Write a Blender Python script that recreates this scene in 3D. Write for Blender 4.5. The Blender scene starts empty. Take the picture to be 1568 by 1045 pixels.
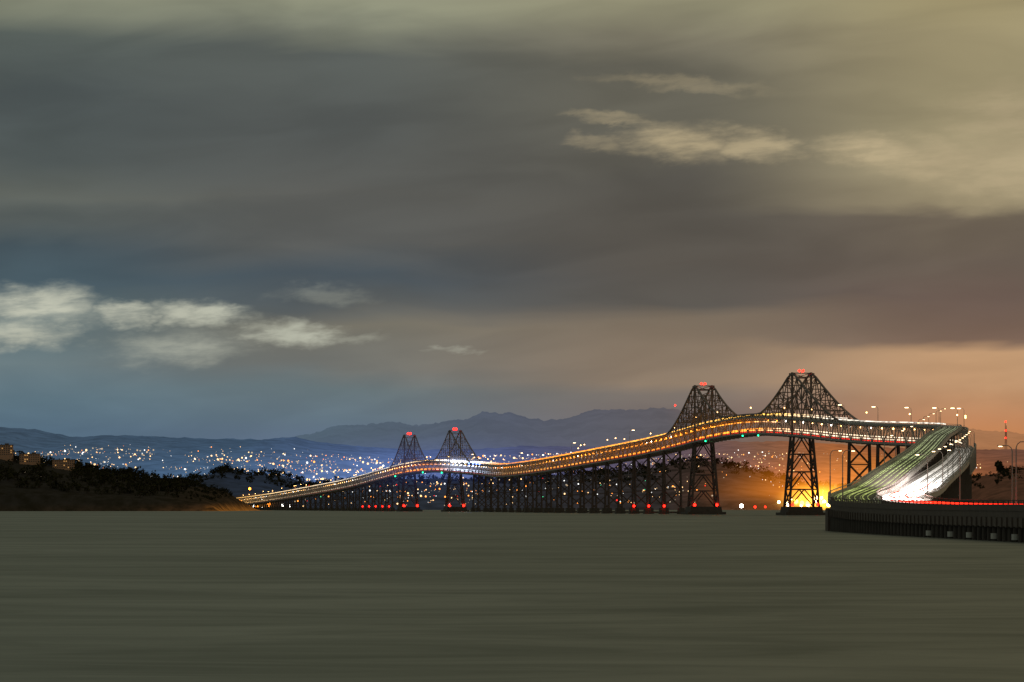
import bpy, math, random, bisect
from mathutils import Vector, noise as mnoise
random.seed(7)
scene = bpy.context.scene
scene.view_settings.view_transform = 'Standard'
scene.view_settings.look = 'None'
scene.view_settings.exposure = 0
COL = scene.collection

def lin(c):
    r = []
    for v in c[:3]:
        v = v/255.0
        r.append(v/12.92 if v <= 0.04045 else ((v+0.055)/1.055)**2.4)
    return (r[0], r[1], r[2], 1.0)

# ------------------------------------------------------------------ node helpers
class NT:
    def __init__(s, tree): s.t = tree; s.L = tree.links
    def new(s, ty, **kw):
        n = s.t.nodes.new(ty)
        for k, v in kw.items(): setattr(n, k, v)
        return n
    def setin(s, sock, v):
        if v is None: return
        if isinstance(v, bpy.types.NodeSocket): s.L.new(v, sock)
        else: sock.default_value = v
    def m(s, op, a, b=None, c=None, clamp=False):
        n = s.new('ShaderNodeMath', operation=op); n.use_clamp = clamp
        s.setin(n.inputs[0], a); s.setin(n.inputs[1], b); s.setin(n.inputs[2], c)
        return n.outputs[0]
    def rng(s, v, a, b, c=0.0, d=1.0, smooth=True):
        n = s.new('ShaderNodeMapRange'); n.interpolation_type = 'SMOOTHSTEP' if smooth else 'LINEAR'
        s.setin(n.inputs[0], v); n.inputs[1].default_value = a; n.inputs[2].default_value = b
        n.inputs[3].default_value = c; n.inputs[4].default_value = d
        return n.outputs[0]
    def comb(s, x, y, z=0.0):
        n = s.new('ShaderNodeCombineXYZ')
        s.setin(n.inputs[0], x); s.setin(n.inputs[1], y); s.setin(n.inputs[2], z)
        return n.outputs[0]
    def noise(s, vec, scale=1.0, detail=4.0, rough=0.5, dist=0.0):
        n = s.new('ShaderNodeTexNoise'); s.L.new(vec, n.inputs['Vector'])
        n.inputs['Scale'].default_value = scale; n.inputs['Detail'].default_value = detail
        n.inputs['Roughness'].default_value = rough; n.inputs['Distortion'].default_value = dist
        return n.outputs[0]
    def ramp(s, fac, stops, lo, hi, raw=False):
        n = s.new('ShaderNodeValToRGB'); cr = n.color_ramp
        stops = sorted(stops, key=lambda q: q[0])
        while len(cr.elements) < len(stops): cr.elements.new(0.5)
        for i, (p, c) in enumerate(stops):
            cr.elements[i].position = i/(len(stops)+1.0)
        for i in range(len(stops)-1, -1, -1):
            p, c = stops[i]
            cr.elements[i].position = (p-lo)/(hi-lo)
            cr.elements[i].color = c if raw else lin(c)
        f = s.rng(fac, lo, hi, 0, 1, smooth=False)
        s.L.new(f, n.inputs[0])
        return n.outputs[0]
    def mix(s, f, a, b, mode='MIX'):
        n = s.new('ShaderNodeMix', data_type='RGBA', blend_type=mode)
        s.setin(n.inputs[0], f); s.setin(n.inputs[6], a); s.setin(n.inputs[7], b)
        return n.outputs[2]

def newmat(name):
    m = bpy.data.materials.new(name); m.use_nodes = True
    nt = NT(m.node_tree); m.node_tree.nodes.clear()
    out = nt.new('ShaderNodeOutputMaterial')
    return m, nt, out

def surf(name, col, rough=0.7, var=0.25, scale=0.3, metal=0.0):
    m, nt, out = newmat(name)
    p = nt.new('ShaderNodeBsdfPrincipled')
    tc = nt.new('ShaderNodeTexCoord')
    f = nt.noise(tc.outputs['Object'], scale, 6, 0.6)
    a = [c*(1-var) for c in col[:3]]+[1]; b = [min(1, c*(1+var)) for c in col[:3]]+[1]
    nt.L.new(nt.mix(f, tuple(a), tuple(b)), p.inputs['Base Color'])
    p.inputs['Roughness'].default_value = rough; p.inputs['Metallic'].default_value = metal
    nt.L.new(p.outputs[0], out.inputs[0])
    return m

def emit(name, c255, strength, far=False):
    m, nt, out = newmat(name)
    e = nt.new('ShaderNodeEmission'); e.inputs[0].default_value = lin(c255); e.inputs[1].default_value = strength
    nt.L.new(e.outputs[0], out.inputs[0])
    if far: m.cycles.emission_sampling = 'NONE'
    return m

def trail(name, stops, speck=0.6, scale=0.06):
    """long exposure traffic light: colour and brightness vary along the road (world y)"""
    m, nt, out = newmat(name)
    geo = nt.new('ShaderNodeNewGeometry'); sep = nt.new('ShaderNodeSeparateXYZ')
    nt.L.new(geo.outputs['Position'], sep.inputs[0])
    y = sep.outputs[1]
    c = nt.ramp(y, [(p, lin(k)) for p, k, st in stops], 300, 8400, raw=True)
    g = nt.ramp(y, [(p, (st/20, st/20, st/20, 1)) for p, k, st in stops], 300, 8400, raw=True)
    v = nt.comb(nt.m('MULTIPLY', y, scale), 0.0, sep.outputs[2])
    n = nt.noise(v, 1.0, 5, 0.7)
    n = nt.rng(n, 0.35, 0.65, 1-speck, 1+speck)
    st = nt.m('MULTIPLY', nt.m('MULTIPLY', g, 20.0), n)
    e = nt.new('ShaderNodeEmission'); nt.L.new(c, e.inputs[0]); nt.L.new(st, e.inputs[1])
    nt.L.new(e.outputs[0], out.inputs[0])
    return m

# ------------------------------------------------------------------ mesh builder
class B:
    def __init__(s): s.v = []; s.f = []; s.mi = []; s.cur = 0
    def add(s, vs, fs):
        o = len(s.v); s.v += [tuple(p) for p in vs]
        for f in fs: s.f.append(tuple(i+o for i in f)); s.mi.append(s.cur)
    BF = [(0,1,2,3),(7,6,5,4),(0,4,5,1),(1,5,6,2),(2,6,7,3),(3,7,4,0)]
    def beam(s, p, q, w, h=None, ref=None):
        p = Vector(p); q = Vector(q); h = h or w; d = (q-p)
        if d.length < 1e-4: return
        d.normalize()
        r = Vector(ref) if ref else (Vector((0,0,1)) if abs(d.z) < 0.9 else Vector((0,1,0)))
        a = d.cross(r).normalized()*w/2; b = a.cross(d).normalized()*h/2
        s.add([p-a-b,p+a-b,p+a+b,p-a+b,q-a-b,q+a-b,q+a+b,q-a+b], B.BF)
    def box(s, c, sx, sy, sz, yaw=0.0, top=1.0):
        ca, sa = math.cos(yaw), math.sin(yaw); vs = []
        for k in (-1, 1):
            t = top if k > 0 else 1.0
            for (i, j) in ((-1,-1),(1,-1),(1,1),(-1,1)):
                x = i*sx/2*t; y = j*sy/2*t
                vs.append((c[0]+x*ca-y*sa, c[1]+x*sa+y*ca, c[2]+k*sz/2))
        s.add(vs, [(3,2,1,0),(4,5,6,7),(0,1,5,4),(1,2,6,5),(2,3,7,6),(3,0,4,7)])
    def octa(s, c, r):
        x, y, z = c; vs = [(x,y,z-r)]
        for ph in (-.5, .5):
            for k in range(6):
                a = math.pi*(k/3+(ph>0)/6); vs.append((x+r*.866*math.cos(a), y+r*.866*math.sin(a), z+r*ph))
        vs.append((x,y,z+r)); fs = []
        for k in range(6):
            n = (k+1) % 6; fs += [(0,1+n,1+k), (1+k,1+n,7+k), (1+n,7+n,7+k), (7+k,7+n,13)]
        s.add(vs, fs)
    def cyl(s, c, r, h, n=16, r2=None):
        r2 = r if r2 is None else r2; x, y, z = c; vs = []
        for k, rr in ((0, r), (h, r2)):
            for i in range(n):
                a = 2*math.pi*i/n; vs.append((x+rr*math.cos(a), y+rr*math.sin(a), z+k))
        fs = [(i, (i+1) % n, n+(i+1) % n, n+i) for i in range(n)]
        fs.append(tuple(range(n, 2*n))); fs.append(tuple(range(n-1, -1, -1)))
        s.add(vs, fs)
    def quad(s, c, r, nrm, rot):
        n = Vector(nrm).normalized(); a = n.orthogonal().normalized(); b = n.cross(a)
        u = (a*math.cos(rot)+b*math.sin(rot))*r; w = (b*math.cos(rot)-a*math.sin(rot))*r*0.75; c = Vector(c)
        s.add([c-u, c-w, c+u, c+w], [(0,1,2,3)])
    def make(s, name, mats, parent=None, smooth=False):
        me = bpy.data.meshes.new(name); me.from_pydata(s.v, [], s.f)
        for m in (mats if isinstance(mats, (list, tuple)) else [mats]): me.materials.append(m)
        me.polygons.foreach_set('material_index', s.mi)
        if smooth: me.polygons.foreach_set('use_smooth', [True]*len(s.f))
        me.update()
        o = bpy.data.objects.new(name, me); COL.objects.link(o)
        if parent: o.parent = parent
        return o

def empty(name):
    o = bpy.data.objects.new(name, None); COL.objects.link(o); return o

# ------------------------------------------------------------------ camera
cam = bpy.data.cameras.new('camera'); co = bpy.data.objects.new('camera', cam); COL.objects.link(co)
co.location = (0, 0, 6); co.rotation_euler = (math.radians(90), 0, 0)
cam.lens = 147; cam.sensor_width = 36; cam.shift_y = 0.162
cam.clip_start = 1; cam.clip_end = 120000
scene.camera = co

# ------------------------------------------------------------------ sky (world)
w = bpy.data.worlds.new('World'); scene.world = w; w.use_nodes = True
w.node_tree.nodes.clear(); nt = NT(w.node_tree)
wo = nt.new('ShaderNodeOutputWorld'); bg = nt.new('ShaderNodeBackground')
tc = nt.new('ShaderNodeTexCoord'); sp = nt.new('ShaderNodeSeparateXYZ')
nt.L.new(tc.outputs['Generated'], sp.inputs[0])
x, y, z = sp.outputs
az = nt.m('MULTIPLY', nt.m('ARCTAN2', x, y), 1000.0)       # milliradians east of due north
hz = nt.m('SQRT', nt.m('ADD', nt.m('MULTIPLY', x, x), nt.m('MULTIPLY', y, y)))
el = nt.m('MULTIPLY', nt.m('ARCTAN2', z, hz), 1000.0)      # milliradians above the horizon
# wind-drawn cloud coordinates
shear = nt.m('SUBTRACT', el, nt.m('MULTIPLY', az, 0.06))
v1 = nt.comb(nt.m('MULTIPLY', az, 0.013), nt.m('MULTIPLY', shear, 0.06))
n1 = nt.noise(v1, 1.0, 4, 0.45, 0.6)
v2 = nt.comb(nt.m('MULTIPLY', az, 0.022), nt.m('MULTIPLY', shear, 0.09), 3.0)
n2 = nt.noise(v2, 1.0, 4, 0.45, 0.5)
elw = nt.m('ADD', el, nt.m('ADD', nt.m('MULTIPLY', nt.m('SUBTRACT', n1, 0.5), 13.0), nt.m('MULTIPLY', nt.m('SUBTRACT', n2, 0.5), 7.0)))
fade = nt.rng(el, 14, 45)
elw = nt.m('ADD', el, nt.m('MULTIPLY', nt.m('SUBTRACT', elw, el), fade))
c0 = [(0,(68,90,112)),(18,(84,108,127)),(25,(95,119,132)),(34,(104,121,126)),(45,(94,113,118)),(54,(72,91,101)),(61,(67,82,90)),(67,(83,91,91)),(73,(95,100,95)),(82,(80,88,88)),(98,(75,83,84)),(110,(86,94,90)),(116,(122,126,110)),(122,(130,133,114)),(140,(110,112,98))]
c1 = [(0,(92,104,140)),(13,(96,113,140)),(21,(98,116,129)),(28,(104,119,124)),(34,(112,114,110)),(43,(118,115,104)),(48,(88,93,94)),(55,(72,83,91)),(64,(89,91,90)),(74,(91,92,89)),(90,(83,87,86)),(108,(88,93,90)),(114,(116,119,106)),(121,(144,146,124)),(140,(115,115,98))]
c2 = [(0,(120,90,80)),(12,(112,97,96)),(21,(116,106,104)),(27,(122,112,104)),(29.5,(141,123,105)),(37,(135,119,102)),(44,(126,113,98)),(50,(90,86,81)),(58,(87,82,76)),(78,(86,83,77)),(92,(100,97,86)),(104,(100,97,86)),(112,(122,117,100)),(121,(144,140,114)),(140,(115,110,92))]
c3 = [(0,(225,128,50)),(12,(198,126,72)),(21,(190,134,94)),(28,(195,152,114)),(37,(190,151,114)),(39.5,(124,101,87)),(50,(108,91,82)),(60,(104,92,82)),(68.5,(110,99,85)),(72,(152,139,111)),(80,(166,153,121)),(92,(152,141,110)),(108,(160,148,114)),(121,(154,142,106)),(140,(115,108,86))]
r = [nt.ramp(elw, c, 0, 140) for c in (c0, c1, c2, c3)]
col = nt.mix(nt.rng(az, -122, -40), r[0], r[1])
col = nt.mix(nt.rng(az, -45, 42), col, r[2])
col = nt.mix(nt.rng(az, 38, 116), col, r[3])
# individual moonlit / city-lit clouds: azimuth, elevation, half-width, half-height, amount
wx = nt.m('MULTIPLY', nt.m('SUBTRACT', nt.noise(nt.comb(nt.m('MULTIPLY', az, 0.08), nt.m('MULTIPLY', shear, 0.25), 9.0), 1.0, 4, 0.6), 0.5), 26.0)
wy = nt.m('MULTIPLY', nt.m('SUBTRACT', nt.noise(nt.comb(nt.m('MULTIPLY', az, 0.09), nt.m('MULTIPLY', shear, 0.2), 5.0), 1.0, 4, 0.6), 0.5), 8.0)
ax = nt.m('ADD', az, wx); ey = nt.m('ADD', el, wy)
def clouds(lst, tilt):
    tot = None
    for (a, e, rx, ry, s) in lst:
        dx = nt.m('DIVIDE', nt.m('SUBTRACT', ax, a), rx)
        dy0 = nt.m('SUBTRACT', ey, e)
        dy0 = nt.m('SUBTRACT', dy0, nt.m('MULTIPLY', nt.m('SUBTRACT', ax, a), tilt))
        dy = nt.m('DIVIDE', dy0, ry)
        d = nt.m('SQRT', nt.m('ADD', nt.m('MULTIPLY', dx, dx), nt.m('MULTIPLY', dy, dy)))
        k = nt.rng(d, 1.45, 0.2, 0, s)
        tot = k if tot is None else nt.m('MAXIMUM', tot, k)
    return tot
L = clouds([(-114,47.6,16,4.6,1.0),(-117,41,14,3.4,.9),(-92,46.2,8,2.9,.95),(-74,45.8,12,2.9,1.0),(-53.7,41.2,11,2.8,.9),(-81,38,15,4,.5),(-46,50.5,11,2.2,.2),(-40,41,9,1.3,.3),(-13,37.7,5,1,.3)], 0.0)
R = clouds([(41.5,86.9,14,4.4,.85),(58.7,86,9.5,3.6,.8),(24,92.2,10,1.3,.45),(21,86.9,8,1.8,.35),(40,101,20,1.6,.3),(88,84,13,4,1.0),(101,81.7,17,5.5,1.0),(119,79,20,8,1.0),(126,90,22,10,.8)], -0.08)
tex = nt.rng(nt.noise(nt.comb(nt.m('MULTIPLY', az, 0.08), nt.m('MULTIPLY', shear, 0.38), 2.0), 1.0, 4, 0.6), 0.32, 0.62, 0.5, 1.0)
col = nt.mix(nt.m('MULTIPLY', L, tex), col, lin((190,192,175)))
col = nt.mix(nt.m('MULTIPLY', R, tex), col, lin((178,162,129)))
br = nt.rng(n2, 0.3, 0.7, 0.91, 1.09)
col = nt.mix(1.0, col, nt.comb(br, br, br), 'MULTIPLY')
nish = nt.new('ShaderNodeTexSky'); nish.sky_type = 'NISHITA'; nish.sun_disc = False
nish.sun_elevation = math.radians(2); nish.sun_rotation = math.radians(200)
col = nt.mix(0.0015, col, nish.outputs[0], 'ADD')
nt.L.new(col, bg.inputs[0]); bg.inputs[1].default_value = 1.0
nt.L.new(bg.outputs[0], wo.inputs[0])
w.cycles.sampling_method = 'MANUAL'; w.cycles.sample_map_resolution = 512
sun = bpy.data.lights.new('moon', 'SUN'); sun.energy = 0.04; sun.angle = math.radians(8); sun.color = (1.0, .95, .85)
so = bpy.data.objects.new('moon', sun); COL.objects.link(so); so.rotation_euler = (math.radians(50), 0, math.radians(20))

# ------------------------------------------------------------------ water
m, nt, out = newmat('bay_water')
geo = nt.new('ShaderNodeNewGeometry'); sp = nt.new('ShaderNodeSeparateXYZ'); nt.L.new(geo.outputs['Position'], sp.inputs[0])
X, Y, Z = sp.outputs
lY = nt.m('LOGARITHM', nt.m('MAXIMUM', nt.m('ADD', nt.m('ABSOLUTE', Y), 20.0), 20.0), 2.718)
u = nt.m('DIVIDE', X, nt.m('ADD', nt.m('ABSOLUTE', Y), 150.0))
s1 = nt.noise(nt.comb(nt.m('MULTIPLY', u, 16.0), nt.m('MULTIPLY', lY, 13.0)), 1.0, 7, 0.62, 1.2)
s2 = nt.noise(nt.comb(nt.m('MULTIPLY', X, 0.02), nt.m('MULTIPLY', Y, 0.15), 4.0), 1.0, 4, 0.6)
mm = nt.m('ADD', nt.m('MULTIPLY', s1, 0.7), nt.m('MULTIPLY', s2, 0.3))
mf = nt.rng(mm, 0.25, 0.75)
dif = nt.new('ShaderNodeBsdfDiffuse'); nt.L.new(nt.mix(mf, (0.072,0.080,0.071,1), (0.125,0.132,0.118,1)), dif.inputs[0])
gl = nt.new('ShaderNodeBsdfGlossy'); gl.inputs['Roughness'].default_value = 0.36
nt.L.new(nt.mix(mf, (0.43,0.47,0.44,1), (0.70,0.745,0.71,1)), gl.inputs[0])
bmp = nt.new('ShaderNodeBump'); bmp.inputs['Strength'].default_value = 0.2; bmp.inputs['Distance'].default_value = 0.3
nt.L.new(s2, bmp.inputs['Height']); nt.L.new(bmp.outputs[0], gl.inputs['Normal'])
mx = nt.new('ShaderNodeMixShader'); mx.inputs[0].default_value = 0.5
nt.L.new(dif.outputs[0], mx.inputs[1]); nt.L.new(gl.outputs[0], mx.inputs[2]); nt.L.new(mx.outputs[0], out.inputs[0])
b = B(); b.add([(-30000,-3000,0),(30000,-3000,0),(30000,30000,0),(-30000,30000,0)], [(0,1,2,3)]); b.make('water', m)

# ------------------------------------------------------------------ terrain
def interp(tab, x):
    if x <= tab[0][0]: return tab[0][1]
    for (a, h), (c, g) in zip(tab, tab[1:]):
        if x <= c:
            t = (x-a)/(c-a); t = t*t*(3-2*t)*0.5+t*0.5
            return h+(g-h)*t
    return tab[-1][1]

class Terrain:
    def __init__(s, tab, yf, yr, yb, amp, sc, seed, power=0.8, jag=0.0):
        s.__dict__.update(tab=tab, yf=yf, yr=yr, yb=yb, amp=amp, sc=sc, seed=seed, power=power, jag=jag)
    def h(s, x, y):
        r = interp(s.tab, x)
        if y <= s.yr:
            t = max(0, (y-s.yf)/(s.yr-s.yf)); k = t**s.power
        else:
            t = (y-s.yr)/(s.yb-s.yr); k = 1-t*t
        n = mnoise.fractal(Vector((x/s.sc+s.seed, y/s.sc, s.seed)), 0.85, 2.1, 6)
        side = min(1.0, r/max(1e-3, s.amp*2))
        j = s.jag*mnoise.fractal(Vector((x/45.0, y/300.0, 1.7)), 0.5, 2.0, 4) if s.jag else 0
        return r*k + j + n*s.amp*side*(0.3+0.7*(1-abs(2*t-1)) if y < s.yr else 0.3+.4*(1-t)) - (2 if t == 0 and y <= s.yr else 0)
    def make(s, name, mat, x0, x1, nx, ny):
        b = B(); vs = []; nyb = 6
        ys = [s.yf+(s.yr-s.yf)*j/ny for j in range(ny+1)]+[s.yr+(s.yb-s.yr)*j/nyb for j in range(1, nyb+1)]
        for yy in ys:
            for i in range(nx+1):
                xx = x0+(x1-x0)*i/nx; vs.append((xx, yy, s.h(xx, yy)))
        fs = [(j*(nx+1)+i, j*(nx+1)+i+1, (j+1)*(nx+1)+i+1, (j+1)*(nx+1)+i) for j in range(len(ys)-1) for i in range(nx)]
        b.add(vs, fs); return b.make(name, mat, smooth=True)

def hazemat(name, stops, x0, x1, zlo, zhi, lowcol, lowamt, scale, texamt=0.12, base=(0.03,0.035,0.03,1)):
    """dark hillside + aerial haze and town glow painted on as surface emission"""
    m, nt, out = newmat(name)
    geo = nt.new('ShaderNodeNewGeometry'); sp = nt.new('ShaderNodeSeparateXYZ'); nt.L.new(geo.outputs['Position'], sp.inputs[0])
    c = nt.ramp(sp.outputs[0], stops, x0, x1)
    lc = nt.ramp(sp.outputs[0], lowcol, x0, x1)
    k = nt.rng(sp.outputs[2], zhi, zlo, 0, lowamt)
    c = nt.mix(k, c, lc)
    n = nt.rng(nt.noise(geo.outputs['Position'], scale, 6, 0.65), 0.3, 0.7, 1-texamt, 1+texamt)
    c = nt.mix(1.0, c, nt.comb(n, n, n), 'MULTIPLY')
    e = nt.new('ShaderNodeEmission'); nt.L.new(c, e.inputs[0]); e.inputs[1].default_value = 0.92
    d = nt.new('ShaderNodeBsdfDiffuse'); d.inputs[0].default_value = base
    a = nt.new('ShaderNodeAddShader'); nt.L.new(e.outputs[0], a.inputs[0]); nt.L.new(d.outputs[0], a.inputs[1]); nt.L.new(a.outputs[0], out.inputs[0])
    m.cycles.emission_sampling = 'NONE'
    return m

tabA = [(-5000,250),(-2744,250),(-1414,314),(-1064,405),(-924,450),(-820,446),(-644,460),(-504,436),(-294,474),(-154,516),(-100,508),(-14,512),(60,488),(161,470),(250,476),(336,488),(441,520),(540,524),(616,532),(690,528),(756,546),(850,530),(931,517),(1106,488),(1456,485),(1806,461),(2156,447),(2506,419),(2744,405),(5000,380)]
tabB = [(-4000,330),(-1960,313),(-1835,308),(-1760,291),(-1660,273),(-1535,283),(-1385,281),(-1285,271),(-1135,266),(-960,263),(-835,271),(-735,251),(-560,236),(-360,226),(-160,226),(40,236),(240,241),(440,231),(665,241),(840,261),(1040,256),(1290,241),(1540,226),(1960,226),(4000,230)]
tabC = [(-3000,60),(-801,55),(-696,81),(-651,93),(-598,78),(-531,78),(-486,66),(-441,60),(-366,66),(-276,70),(-126,70),(24,75),(144,81),(264,87),(354,99),(399,110),(459,112),(519,99),(594,75),(684,52),(774,46),(924,50),(1044,70),(1176,90),(3000,95)]
TA = Terrain(tabA, 18500, 22400, 25000, 46, 300, 3.1, jag=9.0)
TB = Terrain(tabB, 11500, 16000, 18000, 20, 420, 8.4, jag=4.0)
TC = Terrain(tabC, 8300, 9600, 10800, 9, 120, 5.5, 0.6)
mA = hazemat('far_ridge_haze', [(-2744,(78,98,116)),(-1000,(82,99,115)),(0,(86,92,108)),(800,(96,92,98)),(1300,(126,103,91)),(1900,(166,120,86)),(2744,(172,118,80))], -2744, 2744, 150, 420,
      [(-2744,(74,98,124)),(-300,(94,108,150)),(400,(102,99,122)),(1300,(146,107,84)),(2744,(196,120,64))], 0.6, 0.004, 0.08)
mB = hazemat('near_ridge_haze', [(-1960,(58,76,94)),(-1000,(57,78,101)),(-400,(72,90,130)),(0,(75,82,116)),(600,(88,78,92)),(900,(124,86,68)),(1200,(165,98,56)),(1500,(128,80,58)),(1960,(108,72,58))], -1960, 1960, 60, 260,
      [(-1960,(58,80,104)),(-900,(76,106,142)),(-450,(108,138,200)),(0,(88,98,150)),(500,(108,84,92)),(900,(170,100,56)),(1200,(226,134,48)),(1500,(150,88,52)),(1960,(96,60,46))], 0.75, 0.012, 0.24)  # orange stops paint the refinery glow onto the slope
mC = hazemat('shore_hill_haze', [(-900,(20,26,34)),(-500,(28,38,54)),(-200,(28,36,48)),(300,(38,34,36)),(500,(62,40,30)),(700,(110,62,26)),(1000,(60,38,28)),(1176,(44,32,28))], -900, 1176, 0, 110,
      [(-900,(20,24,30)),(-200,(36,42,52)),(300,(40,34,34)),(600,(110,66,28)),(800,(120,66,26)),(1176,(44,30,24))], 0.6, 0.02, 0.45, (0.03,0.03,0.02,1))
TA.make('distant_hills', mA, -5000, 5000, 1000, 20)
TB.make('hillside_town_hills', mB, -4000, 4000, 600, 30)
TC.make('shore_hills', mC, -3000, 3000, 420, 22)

mH = hazemat('headland_ground_glow', [(-1400,(8,8,8)),(-784,(8,8,8)),(-500,(12,10,8)),(-425,(24,16,9)),(-412,(60,38,16))], -1400, -412, 0, 13,
      [(-1400,(8,8,7)),(-784,(9,8,6)),(-540,(24,16,9)),(-440,(50,31,15)),(-412,(120,74,26))], 0.9, 0.06, 0.8, (0.03,0.027,0.018,1))  # amber foot of the slope: shore lamplight painted into the emission colour
tabH = [(-1600,70),(-900,90),(-784,84),(-744,74),(-694,68),(-654,61),(-584,51),(-534,42),(-484,38),(-444,30),(-426,18),(-412,1),(-400,-3),(-380,-3)]
TH = Terrain(tabH, 5900, 6400, 6900, 6, 60, 2.2, 0.35)
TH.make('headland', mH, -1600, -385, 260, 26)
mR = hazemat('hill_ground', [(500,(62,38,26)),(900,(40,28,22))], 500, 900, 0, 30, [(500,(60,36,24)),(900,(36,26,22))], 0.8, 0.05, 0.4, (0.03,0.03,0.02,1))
tabR = [(480,-4),(530,8),(557,32),(581,44),(605,50),(627,52),(760,60),(1500,70)]
TR = Terrain(tabR, 4750, 5120, 5500, 5, 60, 7.2, 0.5)
TR.make('wooded_hill', mR, 480, 1500, 140, 20)

# ------------------------------------------------------------------ trees
leaf, nt, out = newmat('night_foliage')
tc = nt.new('ShaderNodeNewGeometry')
nn = nt.noise(tc.outputs['Position'], 0.12, 5, 0.7)
d = nt.new('ShaderNodeBsdfDiffuse'); nt.L.new(nt.ramp(nn, [(0.3,(0.012,0.014,0.008,1)),(0.6,(0.045,0.045,0.022,1)),(0.75,(0.09,0.075,0.035,1))], 0, 1, raw=True), d.inputs[0]); nt.L.new(d.outputs[0], out.inputs[0])
bark = surf('bark', (0.05,0.04,0.03), 0.9)
def tree(b, x, y, z, h, n, wide=1.0):
    b.cur = 1; b.beam((x,y,z-1),(x,y,z+h*0.6), h*0.05)
    lobes = [(x+random.uniform(-.25,.25)*h*wide, y+random.uniform(-.25,.25)*h*wide, z+h*random.uniform(.3,.82), h*random.uniform(.16,.3)) for _ in range(5)]
    for l in lobes: b.beam((x,y,z+h*0.25), l[:3], h*0.025)
    b.cur = 0
    for _ in range(n):
        l = random.choice(lobes); v = Vector((random.gauss(0,1),random.gauss(0,1),random.gauss(0,.8))).normalized()*l[3]*random.uniform(.4,1.1)
        b.quad((l[0]+v.x, l[1]+v.y, l[2]+v.z), h*random.uniform(.06,.13), (random.gauss(0,1),random.gauss(0,1),random.gauss(0,1)), random.uniform(0,3))
b = B(); HB = [(-772,16),(-731,16),(-680,17)]
for i in range(1500):
    xx = random.uniform(-1000, -432); yy = random.uniform(5960, 6470)
    if random.random() < .25: yy = random.uniform(6380, 6460)
    if any(abs(xx-a) < r_+4 and yy < 6345 and yy > 6150 for a, r_ in HB): continue
    zz = TH.h(xx, yy)
    if zz < 9: continue
    tree(b, xx, yy, zz-2, random.choice((random.uniform(7,13), random.uniform(10,19))) if xx < -480 else random.uniform(5,10), 40, 1.3)
b.make('headland_trees', [leaf, bark])
b = B()
for i in range(760):
    xx = random.uniform(-820, 1300); yy = random.uniform(9000, 9640) if i % 3 else 9600
    if -480 < xx < 120 and i % 2: continue
    tree(b, xx, yy, TC.h(xx, yy)-random.uniform(5,8), random.uniform(12, 25), 52, 1.7)
b.make('distant_trees', [leaf, bark])
b = B()
for i in range(90):
    xx = random.uniform(545, 760); yy = random.uniform(4950,5130); tree(b, xx, yy, TR.h(xx,yy)-3, random.uniform(6,11), 60, 1.5)
b.make('hillside_trees', [leaf, bark])
b = B(); tree(b, 597, 5110, TR.h(597,5110)-1, 17, 420); b.make('oak_tree', [leaf, bark])

# ------------------------------------------------------------------ headland buildings
stucco = surf('brown_stucco', (0.45,0.28,0.19), 0.85)
roofm = surf('roof', (0.12,0.10,0.09), 0.8)
glass = surf('dark_glass', (0.02,0.025,0.03), 0.2)
winlit = emit('lit_window', (255,190,110), 0.6)
def building(x, y, sx, sy, h, floors, seed):
    e = empty('apartment_building'); z = TH.h(x, y)-3
    b = B(); b.box((x,y,z+h/2), sx, sy, h); b.make('walls', stucco, e)
    b = B(); b.box((x,y,z+h+0.35), sx+1.2, sy+1.2, 0.7); b.box((x+sx*.2,y,z+h+1.7), sx*.2, sy*.3, 2.0); b.make('roof', roofm, e)
    rr = random.Random(seed); g = B(); l = B()
    n = int(sx/3.2)
    for f in range(floors):
        for i in range(n):
            px = x-sx/2+(i+.5)*sx/n; pz = z+h-1.8-f*3.1
            (l if rr.random() < .12 else g).box((px, y-sy/2-0.03, pz), 1.5, 0.1, 1.5)
    g.make('windows', glass, e)
    if l.v: l.make('lit_windows', winlit, e)
building(-772, 6340, 30, 14, 24, 5, 1); building(-731, 6340, 30, 12, 19, 4, 2); building(-680, 6340, 32, 13, 18, 4, 3)

# ------------------------------------------------------------------ bridge centre line (x, y, upper deck z) from the near causeway to the far shore
CP = [(112,250,5.4),(103,500,5.4),(98.7,700,5.5),(92.5,900,5.8),(91.5,980,6.2),(92,1038,6.8),(95,1090,8.0),(110,1200,11.2),(134,1400,17),(183,1800,29.5),(230,2200,42.5),
 (254,2400,49.3),(267,2520,53.4),(272.5,2628,56.3),(261.5,2720,58.8),(247,2799,61),(232,2884,64),(209,3017,69.6),(185.5,3152,73.2),(152.7,3335,70),(142.3,3425,67.5),(121.6,3604,63.6),(98.5,3804,60.7),(73,4027,58),(44,4276,55),(14,4560,53),(-9,4815,53.2),(-41.8,5130,58.5),
 (-71.8,5280,62),(-105,5440,64.4),(-137.5,5607,62.7),(-178,5871,57),(-239,6270,47),(-324,6828,38),(-408,7373,30),(-505,8013,23),(-566,8420,20)]
def catmull(P, n=16):
    o = []
    for i in range(len(P)-1):
        p0 = Vector(P[max(i-1,0)]); p1 = Vector(P[i]); p2 = Vector(P[i+1]); p3 = Vector(P[min(i+2,len(P)-1)])
        d1 = (p2-p1).length; d0 = max((p1-p0).length, 1e-3) if i > 0 else d1; d2 = max((p3-p2).length,1e-3) if i < len(P)-2 else d1
        m1 = ((p1-p0)/d0*d1+(p2-p1)/d1*d0)/(d0+d1)*d1 if i > 0 else (p2-p1)
        m2 = ((p2-p1)/d1*d2+(p3-p2)/d2*d1)/(d2+d1)*d1 if i < len(P)-2 else (p2-p1)
        for k in range(n):
            t = k/n; t2 = t*t; t3 = t2*t
            o.append(p1*(2*t3-3*t2+1)+m1*(t3-2*t2+t)+p2*(-2*t3+3*t2)+m2*(t3-t2))
    o.append(Vector(P[-1])); return o
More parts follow.
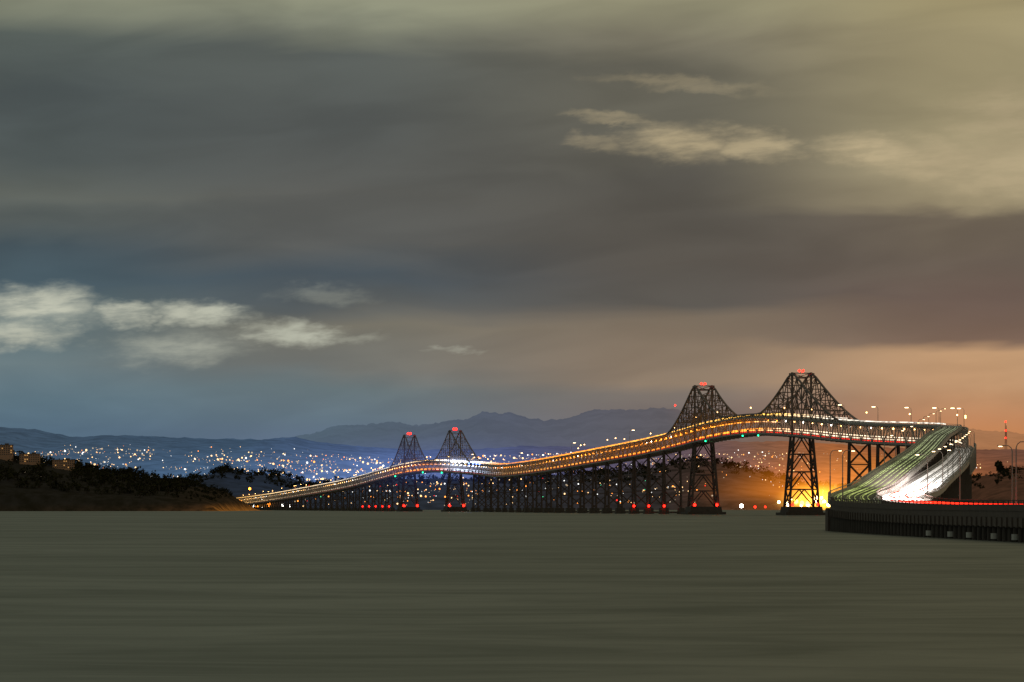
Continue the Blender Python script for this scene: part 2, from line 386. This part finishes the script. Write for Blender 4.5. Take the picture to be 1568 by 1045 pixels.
PL = catmull(CP); AL = [0.0]
for a, c in zip(PL, PL[1:]): AL.append(AL[-1]+(c-a).length)
def at(s):
    s = max(0, min(AL[-1]-1e-3, s)); i = max(0, bisect.bisect_right(AL, s)-1); i = min(i, len(PL)-2)
    t = (s-AL[i])/(AL[i+1]-AL[i]); p = PL[i].lerp(PL[i+1], t)
    a = PL[max(i-1,0)]; c = PL[min(i+2,len(PL)-1)]; d = (c-a); d.z = 0; d.normalize()
    return p, d, Vector((d.y, -d.x, 0))
def s_of_y(y):
    i = 0
    while PL[i+1].y < y and i < len(PL)-2: i += 1
    return AL[i]+(y-PL[i].y)/(PL[i+1].y-PL[i].y)*(AL[i+1]-AL[i])
def sm(a, b, x):
    t = max(0, min(1, (x-a)/(b-a))); return t*t*(3-2*t)
def P(s, lat, dz=0.0):
    p, d, n = at(s); return p+n*lat+Vector((0,0,dz))
def upl(s):   # lateral offset of the upper (left) carriageway
    y = at(s)[0].y; return -6.3*(1-sm(2230, 2720, y))
def lol(s): return -upl(s)
DEP = 12.0
def lod(s):   # lower deck below upper deck
    y = at(s)[0].y
    if y > 2500: return DEP
    return DEP*max(0.0, (y-1050)/1450.0)
HW = 6.1
def sweep(b, s0, s1, step, f):
    n = max(1, int((s1-s0)/step)); vs = []; fs = []
    for i in range(n+1): vs += f(s0+(s1-s0)*i/n)
    for i in range(n):
        for k in range(4):
            a = i*4+k; c = i*4+(k+1) % 4; fs.append((a, c, c+4, a+4))
    fs.append((3,2,1,0)); fs.append((n*4, n*4+1, n*4+2, n*4+3)); b.add(vs, fs)
def sec(latf, w, z0, z1, zf=lambda s: 0):
    return lambda s: [P(s, latf(s)-w, zf(s)+z0), P(s, latf(s)+w, zf(s)+z0), P(s, latf(s)+w, zf(s)+z1), P(s, latf(s)-w, zf(s)+z1)]
SB = s_of_y(2420)    # truss begins
SE = AL[-1]-5
SC = s_of_y(1040)    # causeway / ramp joint
steel = surf('bridge_steel_paint', (0.17,0.13,0.12), 0.6, 0.3, 0.2)
steell = surf('side_truss_lit', (0.34,0.31,0.29), 0.55, 0.3, 0.2)  # lighter copy of the steel, deck light put into its colour
steeld = surf('pier_steel_dark', (0.09,0.06,0.055), 0.7, 0.3, 0.2)  # darkest of the steel tones
railm = surf('galvanised_rail', (0.42,0.42,0.40), 0.5)
conc = surf('weathered_concrete', (0.10,0.08,0.07), 0.9, 0.5, 0.5)
concd = surf('pier_concrete', (0.07,0.06,0.055), 0.95, 0.4, 0.3)
asph = surf('asphalt', (0.10,0.10,0.095), 0.75, 0.25, 0.8)
whitep = surf('road_paint', (0.75,0.75,0.7), 0.7)
bridge = empty('steel_truss_bridge')

# decks
b = B()
sweep(b, SC, SE, 10, sec(upl, HW, -0.9, 0))
b.make('upper_deck', asph, bridge)
b = B()
sweep(b, SC, SE, 10, sec(lol, HW, -0.9, -0.02, lambda s: -lod(s)))
b.make('lower_deck', asph, bridge)
b = B()
for f, zf in ((upl, lambda s: 0), (lol, lambda s: -lod(s)-0.02)):
    for o in (-5.6, 5.6): sweep(b, SC, s_of_y(3000), 8, (lambda f, o, zf: sec(lambda s: f(s)+o, 0.12, 0.004, 0.012, zf))(f, o, zf))
    s = SC
    while s < s_of_y(2700):
        for o in (-1.85, 1.85): sweep(b, s, s+4, 4, (lambda f, o, zf: sec(lambda q: f(q)+o, 0.1, 0.004, 0.012, zf))(f, o, zf))
        s += 12
b.make('lane_markings', whitep, bridge)
# parapets
b = B()
for f, zf in ((upl, lambda s: 0), (lol, lambda s: -lod(s))):
    for o in (-HW-0.15, HW+0.15):
        sweep(b, SC, SE, 10, (lambda f, o, zf: sec(lambda s: f(s)+o, 0.15, -0.6, 0.9, zf))(f, o, zf))
        s = SC
        while s < s_of_y(3300):
            b.beam(P(s, f(s)+o, zf(s)+0.9), P(s, f(s)+o, zf(s)+1.7), 0.15); s += 5
        sweep(b, SC, SE, 10, (lambda f, o, zf: sec(lambda s: f(s)+o, 0.09, 1.55, 1.75, zf))(f, o, zf))
b.make('parapets', railm, bridge)

# trusses
TW = [s_of_y(3017), s_of_y(3335), s_of_y(5280), s_of_y(5607)]
PEAK = 102.5
def hump(s):
    best = 0
    for i, t in enumerate(TW):
        hp = PEAK-at(t)[0].z; o = s-t
        inner = (o > 0) == (i % 2 == 0)
        if inner and abs(o) < 165: k = 2.5+(hp-2.5)*max(0, 1-max(0, abs(o)-5)/100.0)**1.35
        elif not inner and abs(o) < 155: k = hp*max(0, 1-max(0, abs(o)-5)/146.0)**1.4
        else: k = 0
        best = max(best, k)
    return best
b = B(); bs = B(); TL = 7.0
panel = 14.0
marks = [SB]+TW+[SE]; nodes = []
for a, c in zip(marks, marks[1:]):
    n = max(1, round((c-a)/panel)); nodes += [a+(c-a)*i/n for i in range(n)]
nodes.append(SE)
for i in range(len(nodes)-1):
    s0, s1 = nodes[i], nodes[i+1]; far = at(s0)[0].y > 4800
    cw = 0.9; ww = 0.6 if not far else 0.55
    h0, h1 = hump(s0), hump(s1); fs_ = .62 if far else 1.0
    for sd in (-1, 1):
        t0, t1 = P(s0, sd*TL), P(s1, sd*TL); l0, l1 = P(s0, sd*TL, -DEP), P(s1, sd*TL, -DEP)
        bs.beam(t0, t1, cw, 1.0); bs.beam(l0, l1, cw, 1.1)
        bs.beam(t0, l0, ww)
        if i % 2 == 0: bs.beam(t0, l1, ww)
        else: bs.beam(l0, t1, ww)
        sm0 = (s0+s1)/2
        bs.beam(P(sm0, sd*TL, 0), P(sm0, sd*TL, -DEP), ww*0.6)
        if h0 > 0.4 or h1 > 0.4:
            u0, u1 = P(s0, sd*TL, h0), P(s1, sd*TL, h1)
            b.beam(u0, u1, 1.15); b.beam(t0, u0, 0.7*fs_)
            if h0 > 14 and h1 > 14:
                m0, m1 = P(s0, sd*TL, h0*.5), P(s1, sd*TL, h1*.5)
                b.beam(m0, m1, 0.5*fs_)
                if i % 2: b.beam(t0, m1, .6*fs_); b.beam(m0, u1, .6*fs_)
                else: b.beam(m0, t1, .6*fs_); b.beam(u0, m1, .6*fs_)
            else:
                if i % 2: b.beam(t0, u1, .65*fs_)
                else: b.beam(u0, t1, .65*fs_)
    if h0 > 3:
        b.beam(P(s0,-TL,h0), P(s0,TL,h0), .7*fs_)
        b.beam(P(s0,-TL,h0), P(s1,TL,h1), .4*fs_)
        if h0 > 9:
            k = 7.0
            b.beam(P(s0,-TL,k), P(s0,TL,k), .5*fs_)
            if h0 > 16 and i % 2 == 0:
                b.beam(P(s0,-TL,k), P(s0,TL,h0), .45*fs_); b.beam(P(s0,TL,k), P(s0,-TL,h0), .45*fs_)
    bs.beam(P(s0,-TL,-1.2), P(s0,TL,-1.2), .5, .8); bs.beam(P(s0,-TL,-DEP-1.2), P(s0,TL,-DEP-1.2), .5, .8)
for t in TW:
    for sd in (-1, 1):
        b.beam(P(t, sd*TL, -DEP), P(t, sd*TL, hump(t)+.6), 1.7)
        b.beam(P(t-7, sd*TL, hump(t-7)), P(t+7, sd*TL, hump(t+7)), 1.5)
b.make('cantilever_truss', steel, bridge)
bs.make('side_truss', steell, bridge)

# piers
b = B(); ped = B()
def bent(s, big, top, wid=None):
    p, d, n = at(s); yaw = math.atan2(d.y, d.x)
    zt = p.z-top; zb = 6.0 if big else 5.0
    lt = TL if wid is None else wid; lb = lt*(1.55 if big else 1.12); ot = 5.0 if big else 1.6; ob = 8.5 if big else 2.4
    def q(k, sl, so):
        z = zt+(zb-zt)*k; la = lt+(lb-lt)*k; oo = ot+(ob-ot)*k
        v = p+n*(sl*la)+d*(so*oo); return Vector((v.x, v.y, z))
    lw = 1.7 if big else 1.3; bw = .8 if big else .6
    for sl in (-1,1):
        for so in (-1,1): b.beam(q(0,sl,so), q(1,sl,so), lw)
    H = zt-zb; tiers = max(1, round(H/(14 if big else 15)))
    for i in range(tiers):
        k0, k1 = i/tiers, (i+1)/tiers
        for so in (-1,1):
            b.beam(q(k0,-1,so), q(k0,1,so), bw*1.2)
            if big:
                mid = (q(k0,-1,so)+q(k0,1,so))/2
                b.beam(mid, q(k1,-1,so), bw); b.beam(mid, q(k1,1,so), bw)
            else:
                b.beam(q(k0,-1,so), q(k1,1,so), bw); b.beam(q(k0,1,so), q(k1,-1,so), bw)
        for sl in (-1,1):
            b.beam(q(k0,sl,-1), q(k1,sl,1), bw); b.beam(q(k0,sl,1), q(k1,sl,-1), bw); b.beam(q(k0,sl,-1), q(k0,sl,1), bw)
    if big: ped.box((p.x,p.y,3.0), 26, 2*lb+5, 6.4, yaw, .92); ped.box((p.x,p.y,0.8), 32, 2*lb+9, 2.4, yaw)
    else:
        for sl in (-1,1):
            v = p+n*(sl*lb); ped.box((v.x,v.y,2.4), 8, 6, 5.4, yaw, .8)
        ped.box((p.x,p.y,1.4), 6, 2*lb, 1.6, yaw)
for t in TW: bent(t, True, DEP+1)
ps = []
s = TW[0]-165
while s > s_of_y(2440): ps.append(s); s -= 74
s = TW[1]+165
while s < TW[2]-180: ps.append(s); s += 88
ps.append(TW[2]-165); s = TW[3]+165
while s < SE-20: ps.append(s); s += 80 if at(s)[0].z > 35 else 45
for s in ps: bent(s, False, DEP+1)
b.make('pier_towers', steeld, bridge)
cb = B(); s = SC+20
while s < s_of_y(2440):
    for f, zf in ((upl, 0.0), (lol, lod(s))):
        for o in (-4.2, 4.2):
            t = P(s, f(s)+o, -zf-1.6); ped_z = -1
            if t.z > 1.0: cb.box((t.x,t.y,(t.z+ped_z)/2), 1.0, 1.0, t.z-ped_z)
        a = P(s, f(s)-6, -zf-1.9); c = P(s, f(s)+6, -zf-1.9); cb.beam(a, c, 1.6, 1.3)
    s += 52
for f, zf in ((upl, lambda s: 0), (lol, lambda s: -lod(s))):
    for o in (-5, 5):
        sweep(cb, SC+4, SB+60, 12, (lambda f, o, zf: sec(lambda s: f(s)+o, .35, -2.4, -0.92, zf))(f, o, zf))
cb.make('ramp_supports', conc, bridge)
tb = B(); s = s_of_y(1900)
while s < SB:
    s1 = s+11
    for o in (HW+0.9,):
        dpt = 2.5+4.5*sm(1500, 2300, at(s)[0].y)
        a0, a1 = P(s, lol(s)+o, -lod(s)+dpt*.6), P(s1, lol(s1)+o, -lod(s1)+dpt*.6); c0_, c1_ = P(s, lol(s)+o, -lod(s)-dpt), P(s1, lol(s1)+o, -lod(s1)-dpt)
        tb.beam(a0,a1,.6); tb.beam(c0_,c1_,.6); tb.beam(a0,c0_,.45); tb.beam(a0,c1_,.4)
    s = s1
tb.make('ramp_side_truss', steell, bridge)
ped.make('pier_pedestals', concd, bridge)

# ------------------------------------------------------------------ traffic light trails
WH=(255,244,225); OR=(255,150,45); YE=(255,196,90); BL=(210,225,255); RD=(255,30,20)
t_main = trail('headlight_trail', [(2450,(255,235,205),1.6),(3000,(255,225,185),2.2),(3150,OR,3.2),(3700,OR,3.2),(4300,(255,165,70),2.4),(4800,(255,190,120),2.2),(5000,BL,2.3),(5270,BL,4.5),(5400,OR,3),(5700,OR,3.2),(5950,(255,235,205),1.3),(7200,(255,225,180),1.0),(8300,YE,4)], .8, .05)
t_top = trail('upper_trail', [(2450,WH,.9),(2900,WH,1.2),(3100,YE,2.2),(4000,OR,2.6),(4900,OR,1.8),(5150,WH,4.5),(5290,BL,6),(5450,YE,3),(5800,WH,1.2),(8300,YE,2)], .85, .08)
t_red = trail('taillight_trail', [(2450,RD,.8),(2900,RD,1.5),(3400,RD,1.2),(3900,RD,.5),(5200,RD,.6),(8300,RD,.3)], .9, .04)
def tr(mat, f, o, zf, z, w, y0, y1, name):
    b = B(); sweep(b, s_of_y(y0), min(SE, s_of_y(y1)), 9, sec(lambda s: f(s)+o, w, z, z+2*w, zf)); b.make(name, mat, bridge)
zl = lambda s: -lod(s); z0_ = lambda s: 0
tr(t_main, lol, -4.5, zl, 2.2, .35, 2450, 8400, 'light_trail_lower_1')
tr(t_main, lol, 0.0, zl, 3.6, .3, 2450, 8400, 'light_trail_lower_2')
tr(t_main, lol, -5.6, zl, 8.6, .3, 3060, 8400, 'light_trail_lower_3')
tr(t_red, lol, -5.7, zl, 1.0, .25, 2560, 8300, 'light_trail_red')
tr(t_top, upl, -3.5, z0_, 1.8, .35, 2560, 8400, 'light_trail_upper_1')
tr(t_top, upl, 3.5, z0_, 2.6, .25, 2900, 8400, 'light_trail_upper_2')
t_rw = trail('ramp_headlights', [(1000,(255,235,220),8),(1250,(255,245,235),7),(1420,(255,250,240),1.2),(1800,WH,.4),(2450,WH,.22)], .35, .02)
t_rr = trail('ramp_taillights', [(300,RD,4),(700,RD,4),(1000,(255,40,20),5),(1300,(255,60,30),3),(1500,RD,.6)], .4, .03)
t_lg = trail('ramp_green_white', [(1000,(205,215,120),.5),(1300,(205,225,130),.75),(1700,(215,230,160),.75),(2500,(220,230,180),.5)], .85, .03)
for k, o in enumerate((-4.8,-4.2,-3.3,-2.2,-1.1,.2,1.1,2.2,3.4,4.3)):
    tr(t_rw, lol, o, zl, .7, .05+.09*((k*7)%3), 1045, 2450, 'ramp_headlight_trail_%d' % (k+1))
for k, o in enumerate((-3.0,1.2,3.2)):
    tr(t_rr, lol, o, zl, 1.1, .13, 1045, 1320, 'ramp_taillight_trail_%d' % (k+1))
for k, o in enumerate((-4.6,-3.8,-2.9,-1.4,-0.8,.6,2.1,2.7,4.0)):
    tr(t_lg, upl, o, z0_, .5, .03+.03*((k*5)%3), 1045, 2560, 'ramp_left_trail_%d' % (k+1))

lw_ = emit('lamp_warm', (255,190,110), 14); lo_ = emit('lamp_orange', (255,140,40), 14); lwh = emit('lamp_white', (255,248,235), 14)
lr_ = emit('beacon_red', (255,25,15), 12); lg_ = emit('nav_green', (30,255,150), 6); lb_ = emit('lamp_blue', (90,120,255), 10)
b = B(); s = SB+10
while s < SE-10:
    yy = at(s)[0].y; r = random.random()
    b.cur = (1 if 3050 < yy < 4900 else 0) if r < .75 else 2
    b.octa(P(s, -5.2, -2.2), random.uniform(.35,.6)*(1 if yy < 4500 else 1.3))
    b.cur = 0
    if random.random() < .25: b.octa(P(s, random.choice((-6,6)), 7.5), .5)
    s += 27
b.make('deck_luminaires', [lw_, lo_, lwh], bridge)
b = B()
for i, t in enumerate(TW):
    for sd in (-.35,.25):
        b.octa(P(t, sd*5, hump(t)+1.8), 1.0 if i < 2 else 1.6)
    b.beam(P(t,0,hump(t)), P(t,0,hump(t)+2), .4)
    for sd in (-1,1):
        v = P(t-10, sd*9); b.octa((v.x, v.y, 7.6), 1.2 if i < 2 else 1.8)
for t in [q for q in ps if 3400 < at(q)[0].y < 3700 or 5700 < at(q)[0].y < 6100]:
    v = P(t-4, -7); b.octa((v.x,v.y,6.8), 1.1)
b.make('red_beacons', lr_, bridge)
b = B()
for yy in (3120, 3170, 3290, 5330, 5460, 5690):
    v = P(s_of_y(yy), -7.6, -DEP-1.4); b.octa(v, .65 if yy < 4000 else 1.0)
b.make('navigation_lights', lg_, bridge)
b = B()
for yy in (5180, 5215, 5240, 5262): b.octa(P(s_of_y(yy), -7.6, 1.5), random.uniform(1.0,1.7))
b.make('maintenance_floodlights', lwh, bridge)
b = B()
for yy in (5060, 5090, 5120, 5150): b.octa(P(s_of_y(yy), -7.6, 0.8), 1.2)
b.make('blue_lights', lb_, bridge)

# ------------------------------------------------------------------ concrete causeway
cz = empty('concrete_causeway')
b = B()
sweep(b, 5, SC, 8, sec(lambda s: 0, 12.9, -1.3, 0)); b.make('deck_slab', conc, cz)
b = B()
for o in (-6.35, 6.35): sweep(b, 5, SC, 8, (lambda o: sec(lambda s: o, 5.9, 0.004, 0.03))(o))
b.make('roadway', asph, cz)
b = B()
for o in (-12.75, 12.75): sweep(b, 5, SC+2, 8, (lambda o: sec(lambda s: o, .28, -0.2, 0.95))(o))
sweep(b, 5, SC, 8, sec(lambda s: 0, .3, 0, .8))
s = 8
while s < SC:
    for o in (-12.75, 12.75): b.beam(P(s,o,.9), P(s,o,1.6), .2)
    s += 6
for o in (-12.75, 12.75): sweep(b, 5, SC, 8, (lambda o: sec(lambda s: o, .1, 1.5, 1.68))(o))
b.make('parapet_walls', conc, cz)
b = B(); pl = B(); wr = B(); s = 6; i = 0
for o in (-12.5, 12.5): sweep(b, 5, SC+1, 8, (lambda o: sec(lambda s: o, .5, -2.9, -1.32))(o))
while s < SC+6:
    a, c = P(s,-13.3,-2.2), P(s,13.3,-2.2); b.beam(a, c, 1.3, 1.7)
    for o in (-12.4,-7.5,-2.5,2.5,7.5,12.4):
        v = P(s,o); pl.cyl((v.x,v.y,-1), .55, v.z-1.6, 10)
        if o < -12 and i in (41,44,48,57,58,66,70,75,79,84,88,93) : wr.cyl((v.x,v.y,.35), .78, 1.0, 12)
    s += 6.1; i += 1
b.make('pier_caps', conc, cz); pl.make('piles', concd, cz)
wr.make('pile_jackets', surf('fibreglass_jacket', (0.5,0.5,0.48), .6), cz)
b = B(); v = P(SC, 0)
for k in range(9):
    a = P(SC+k*4, -13.0+k*.1, -2.6); b.box((a.x,a.y,a.z/2-.2), 1.5, 4.3, a.z+2, 0.05)
b.make('abutment_wall', conc, cz)
for k, o in enumerate((2.5, 4.4, 7.6, 9.6)):
    b = B(); sweep(b, 5, SC+5, 8, sec(lambda s: o, .07, .8, .95)); b.make('taillight_trail_%d' % (k+1), t_rr, cz)

# ------------------------------------------------------------------ street lamps
galv = surf('lamp_post_steel', (0.33,0.32,0.30), .5)
head = emit('street_lamp_glass', (255,214,160), 9)
def lampmesh(H, arm, bulb, two=False):
    b = B(); b.beam((0,0,0),(0,0,H*.5), .3); b.beam((0,0,H*.5),(0,0,H-1.2), .22); b.box((0,0,.25), .6,.6,.5)
    for sg in ((1,-1) if two else (1,)):
        pts = [(0,0,H-1.2),(sg*arm*.12,0,H-.5),(sg*arm*.4,0,H-.05),(sg*arm,0,H)]
        for p, q in zip(pts, pts[1:]): b.beam(p, q, .17)
        b.box((sg*(arm+.5),0,H-.02), 1.2,.45,.22)
        b.cur = 1; b.box((sg*(arm+.5),0,H-.2), .9*bulb,.4*bulb,.14*bulb); b.cur = 0
    o = b.make('street_lamp', [galv, head]); me = o.data; bpy.data.objects.remove(o); return me
LM = lampmesh(11, 2.2, 1); LMf = lampmesh(11, 2.6, 2.4); LM2 = lampmesh(13, 2.0, .8)
def lamp(me, s, lat, dz=0, flip=False):
    o = bpy.data.objects.new('street_lamp', me); COL.objects.link(o)
    v = P(s, lat, dz); _, d, n = at(s); o.location = v; o.rotation_euler = (0,0, math.atan2(n.y,n.x)+(math.pi if flip else 0))
for yy in (560,720,800,880,970): lamp(LM2, s_of_y(yy), 12.4, .2, True)
for yy in (1000,1055): lamp(LM2, s_of_y(yy), -12.4, .2)
for yy in (820,): lamp(LM2, s_of_y(yy), 4.2, .2)
for k, yy in enumerate(range(1130, 2420, 110)):
    s = s_of_y(yy); lamp(LM, s, lol(s)+HW+.2, -lod(s)+.8, True)
for k, yy in enumerate(range(1500, 2650, 130)):
    s = s_of_y(yy); lamp(LM, s, upl(s)-HW-.2, .8)
for yy in (2560,2620,2680,2750,2830,2920): lamp(LMf, s_of_y(yy), 6.4, .9, True)
for yy in (3700,4100,4560,4900,5150,5900,6300): lamp(LMf, s_of_y(yy), -6.4, .9)

# ------------------------------------------------------------------ town lights
def scatter(name, T, spots, mats, weights):
    b = B()
    for (xa, xb, ya, yb, n, rmin, rmax) in spots:
        for _ in range(n):
            xx = random.uniform(xa, xb) if random.random() < .6 else random.gauss((xa+xb)/2, (xb-xa)/5); yy = random.uniform(ya, yb)
            b.cur = random.choices(range(len(mats)), weights)[0]
            b.octa((xx, yy, T.h(xx, yy)+3), rmin+(rmax-rmin)*random.random()**3)
    return b.make(name, mats)
F = True
cw1 = emit('town_light_warm', (255,205,140), 3.0, F); cw2 = emit('town_light_white', (240,240,235), 2.6, F); cw3 = emit('town_light_orange', (255,150,60), 3.5, F); cw4 = emit('town_light_dim', (200,180,150), 1.0, F)
cr_ = emit('town_light_red', (255,40,30), 3, F); cg_ = emit('town_light_green', (80,255,170), 2.5, F)
scatter('hillside_town_lights', TB, [(-1850,-1200,13200,14500,380,.8,3.6),(-1080,-300,12600,14500,520,.8,3.6),(-480,-250,13400,14200,80,1.2,4.0),(-160,420,13000,15000,420,.8,3.5),(430,1000,13000,14700,230,.8,3.3),(-1960,1960,12200,15000,600,.7,2.2)],
        [cw1,cw2,cw3,cw4], [5,2,1.3,4])
scatter('shore_town_lights', TC, [(-480,380,8320,9300,280,.5,2.0),(-420,-60,8320,8800,90,.6,2.0),(100,420,8320,8700,50,.6,2.0),(400,1100,8320,9300,70,.5,1.7)], [cw1,cw2,cw3,cw4,cr_,cg_], [4,2,4,4,.6,.4])
scatter('headland_lights', TH, [(-1000,-430,6000,6380,9,.5,1.2)], [cw1,cw4], [1,2])
b = B()
for _ in range(30):
    b.cur = random.choice((0,0,1)); xx = random.uniform(-575,-470); b.octa((xx, random.uniform(8150,8330), random.uniform(5,20)), random.uniform(1.2,3.5))
for xx, zz, r, c in ((-455,9,3.4,1),(-440,8,2.2,1),(-520,42,2.6,0),(455,8,4.2,1),(482,6,2.5,2),(502,6,2.0,2)):
    b.cur = c; b.octa((xx, 8290, zz), r)
b.make('waterfront_lights', [lo_, lwh, lr_])

# ------------------------------------------------------------------ refinery
rf = empty('oil_refinery'); tankm = surf('tank_paint', (0.5,0.45,0.36), .6)
b = B()
for (tx, ty, r, h) in ((548,8420,22,13),(585,8470,18,15),(625,8430,26,14),(668,8460,20,16),(706,8500,24,13),(742,8470,18,12)):
    b.cyl((tx,ty,2), r, h, 28); b.cyl((tx,ty,2+h), r+.4, .8, 28); b.cyl((tx,ty,2.8+h), r, 1.8, 28, 2)
b.make('storage_tanks', tankm, rf, smooth=False)
b = B()
for k in range(16):
    xx = random.uniform(560,700); h = random.uniform(20,42); b.cyl((xx, random.uniform(8360,8440), 2), random.uniform(1.2,2.6), h, 10)
for k in range(5): b.beam((545+k*32,8350,12+k), (585+k*32,8350,12+k), 1.2)
b.make('process_columns', surf('refinery_steel',(0.3,0.26,0.2),.6), rf)
b = B(); fl = B()
for k in range(34):
    xx = random.gauss(612, 34) if k % 2 else random.uniform(545,690); zz = random.uniform(8,26); yy = random.uniform(8310,8345)
    b.beam((xx,yy,0),(xx,yy,zz), .6); fl.cur = random.choice((0,0,1)); fl.octa((xx,yy,zz), random.uniform(2.2,6.0))
b.make('floodlight_masts', steel, rf)
fl.make('floodlights', [emit('sodium_flood',(255,170,50),16), emit('flood_warm_white',(255,225,160),16)], rf)
b = B(); e = empty('radio_mast')
for (xx, yy, zb, zt) in ((1888,16000,220,330),(1893,16010,220,318)):
    for k in (-1,1): b.beam((xx+k*2.2,yy,zb),(xx,yy,zt), 1.4)
b.make('lattice', steel, e); b = B()
for zz in (332, 298, 270): b.octa((1888,15990,zz), 3.2)
b.octa((870,22300,548), 5); b.make('aircraft_lights', lr_, e)

# ------------------------------------------------------------------ lamp-lit haze (emissive mist volumes where the lamps stand)
import bmesh
def haze(name, loc, rad, c, amt, p=2.2):
    me = bpy.data.meshes.new(name)
    bm = bmesh.new(); bmesh.ops.create_icosphere(bm, subdivisions=3, radius=1.0); bm.to_mesh(me); bm.free()
    o = bpy.data.objects.new(name, me); COL.objects.link(o); o.location = loc; o.scale = rad
    m, nt, out = newmat(name+'_volume')
    tc = nt.new('ShaderNodeTexCoord'); ln = nt.new('ShaderNodeVectorMath', operation='LENGTH'); nt.L.new(tc.outputs['Object'], ln.inputs[0])
    k = nt.m('POWER', nt.m('SUBTRACT', 1.0, ln.outputs['Value'], clamp=True), p)
    e = nt.new('ShaderNodeEmission'); e.inputs[0].default_value = lin(c); nt.L.new(nt.m('MULTIPLY', k, amt*(p+1)/(2*rad[1])), e.inputs[1])
    nt.L.new(e.outputs[0], out.inputs['Volume']); me.materials.append(m); m.cycles.emission_sampling = 'NONE'
haze('lit_mist', (615,8400,22), (300,240,120), (255,140,30), .9)
haze('lit_mist', (612,8300,20), (100,80,42), (255,180,60), 3.2, 1.6)
haze('lit_mist', (-100,5450,62), (210,420,52), (110,140,255), .08)
haze('lit_mist', (-62,5230,60), (36,60,12), (225,232,255), .5, 1.6)
haze('lit_mist', (-500,8200,14), (60,80,22), (255,170,50), .9)
haze('lit_mist', (110,1200,12), (11,60,7), (255,225,215), .5, 1.6)
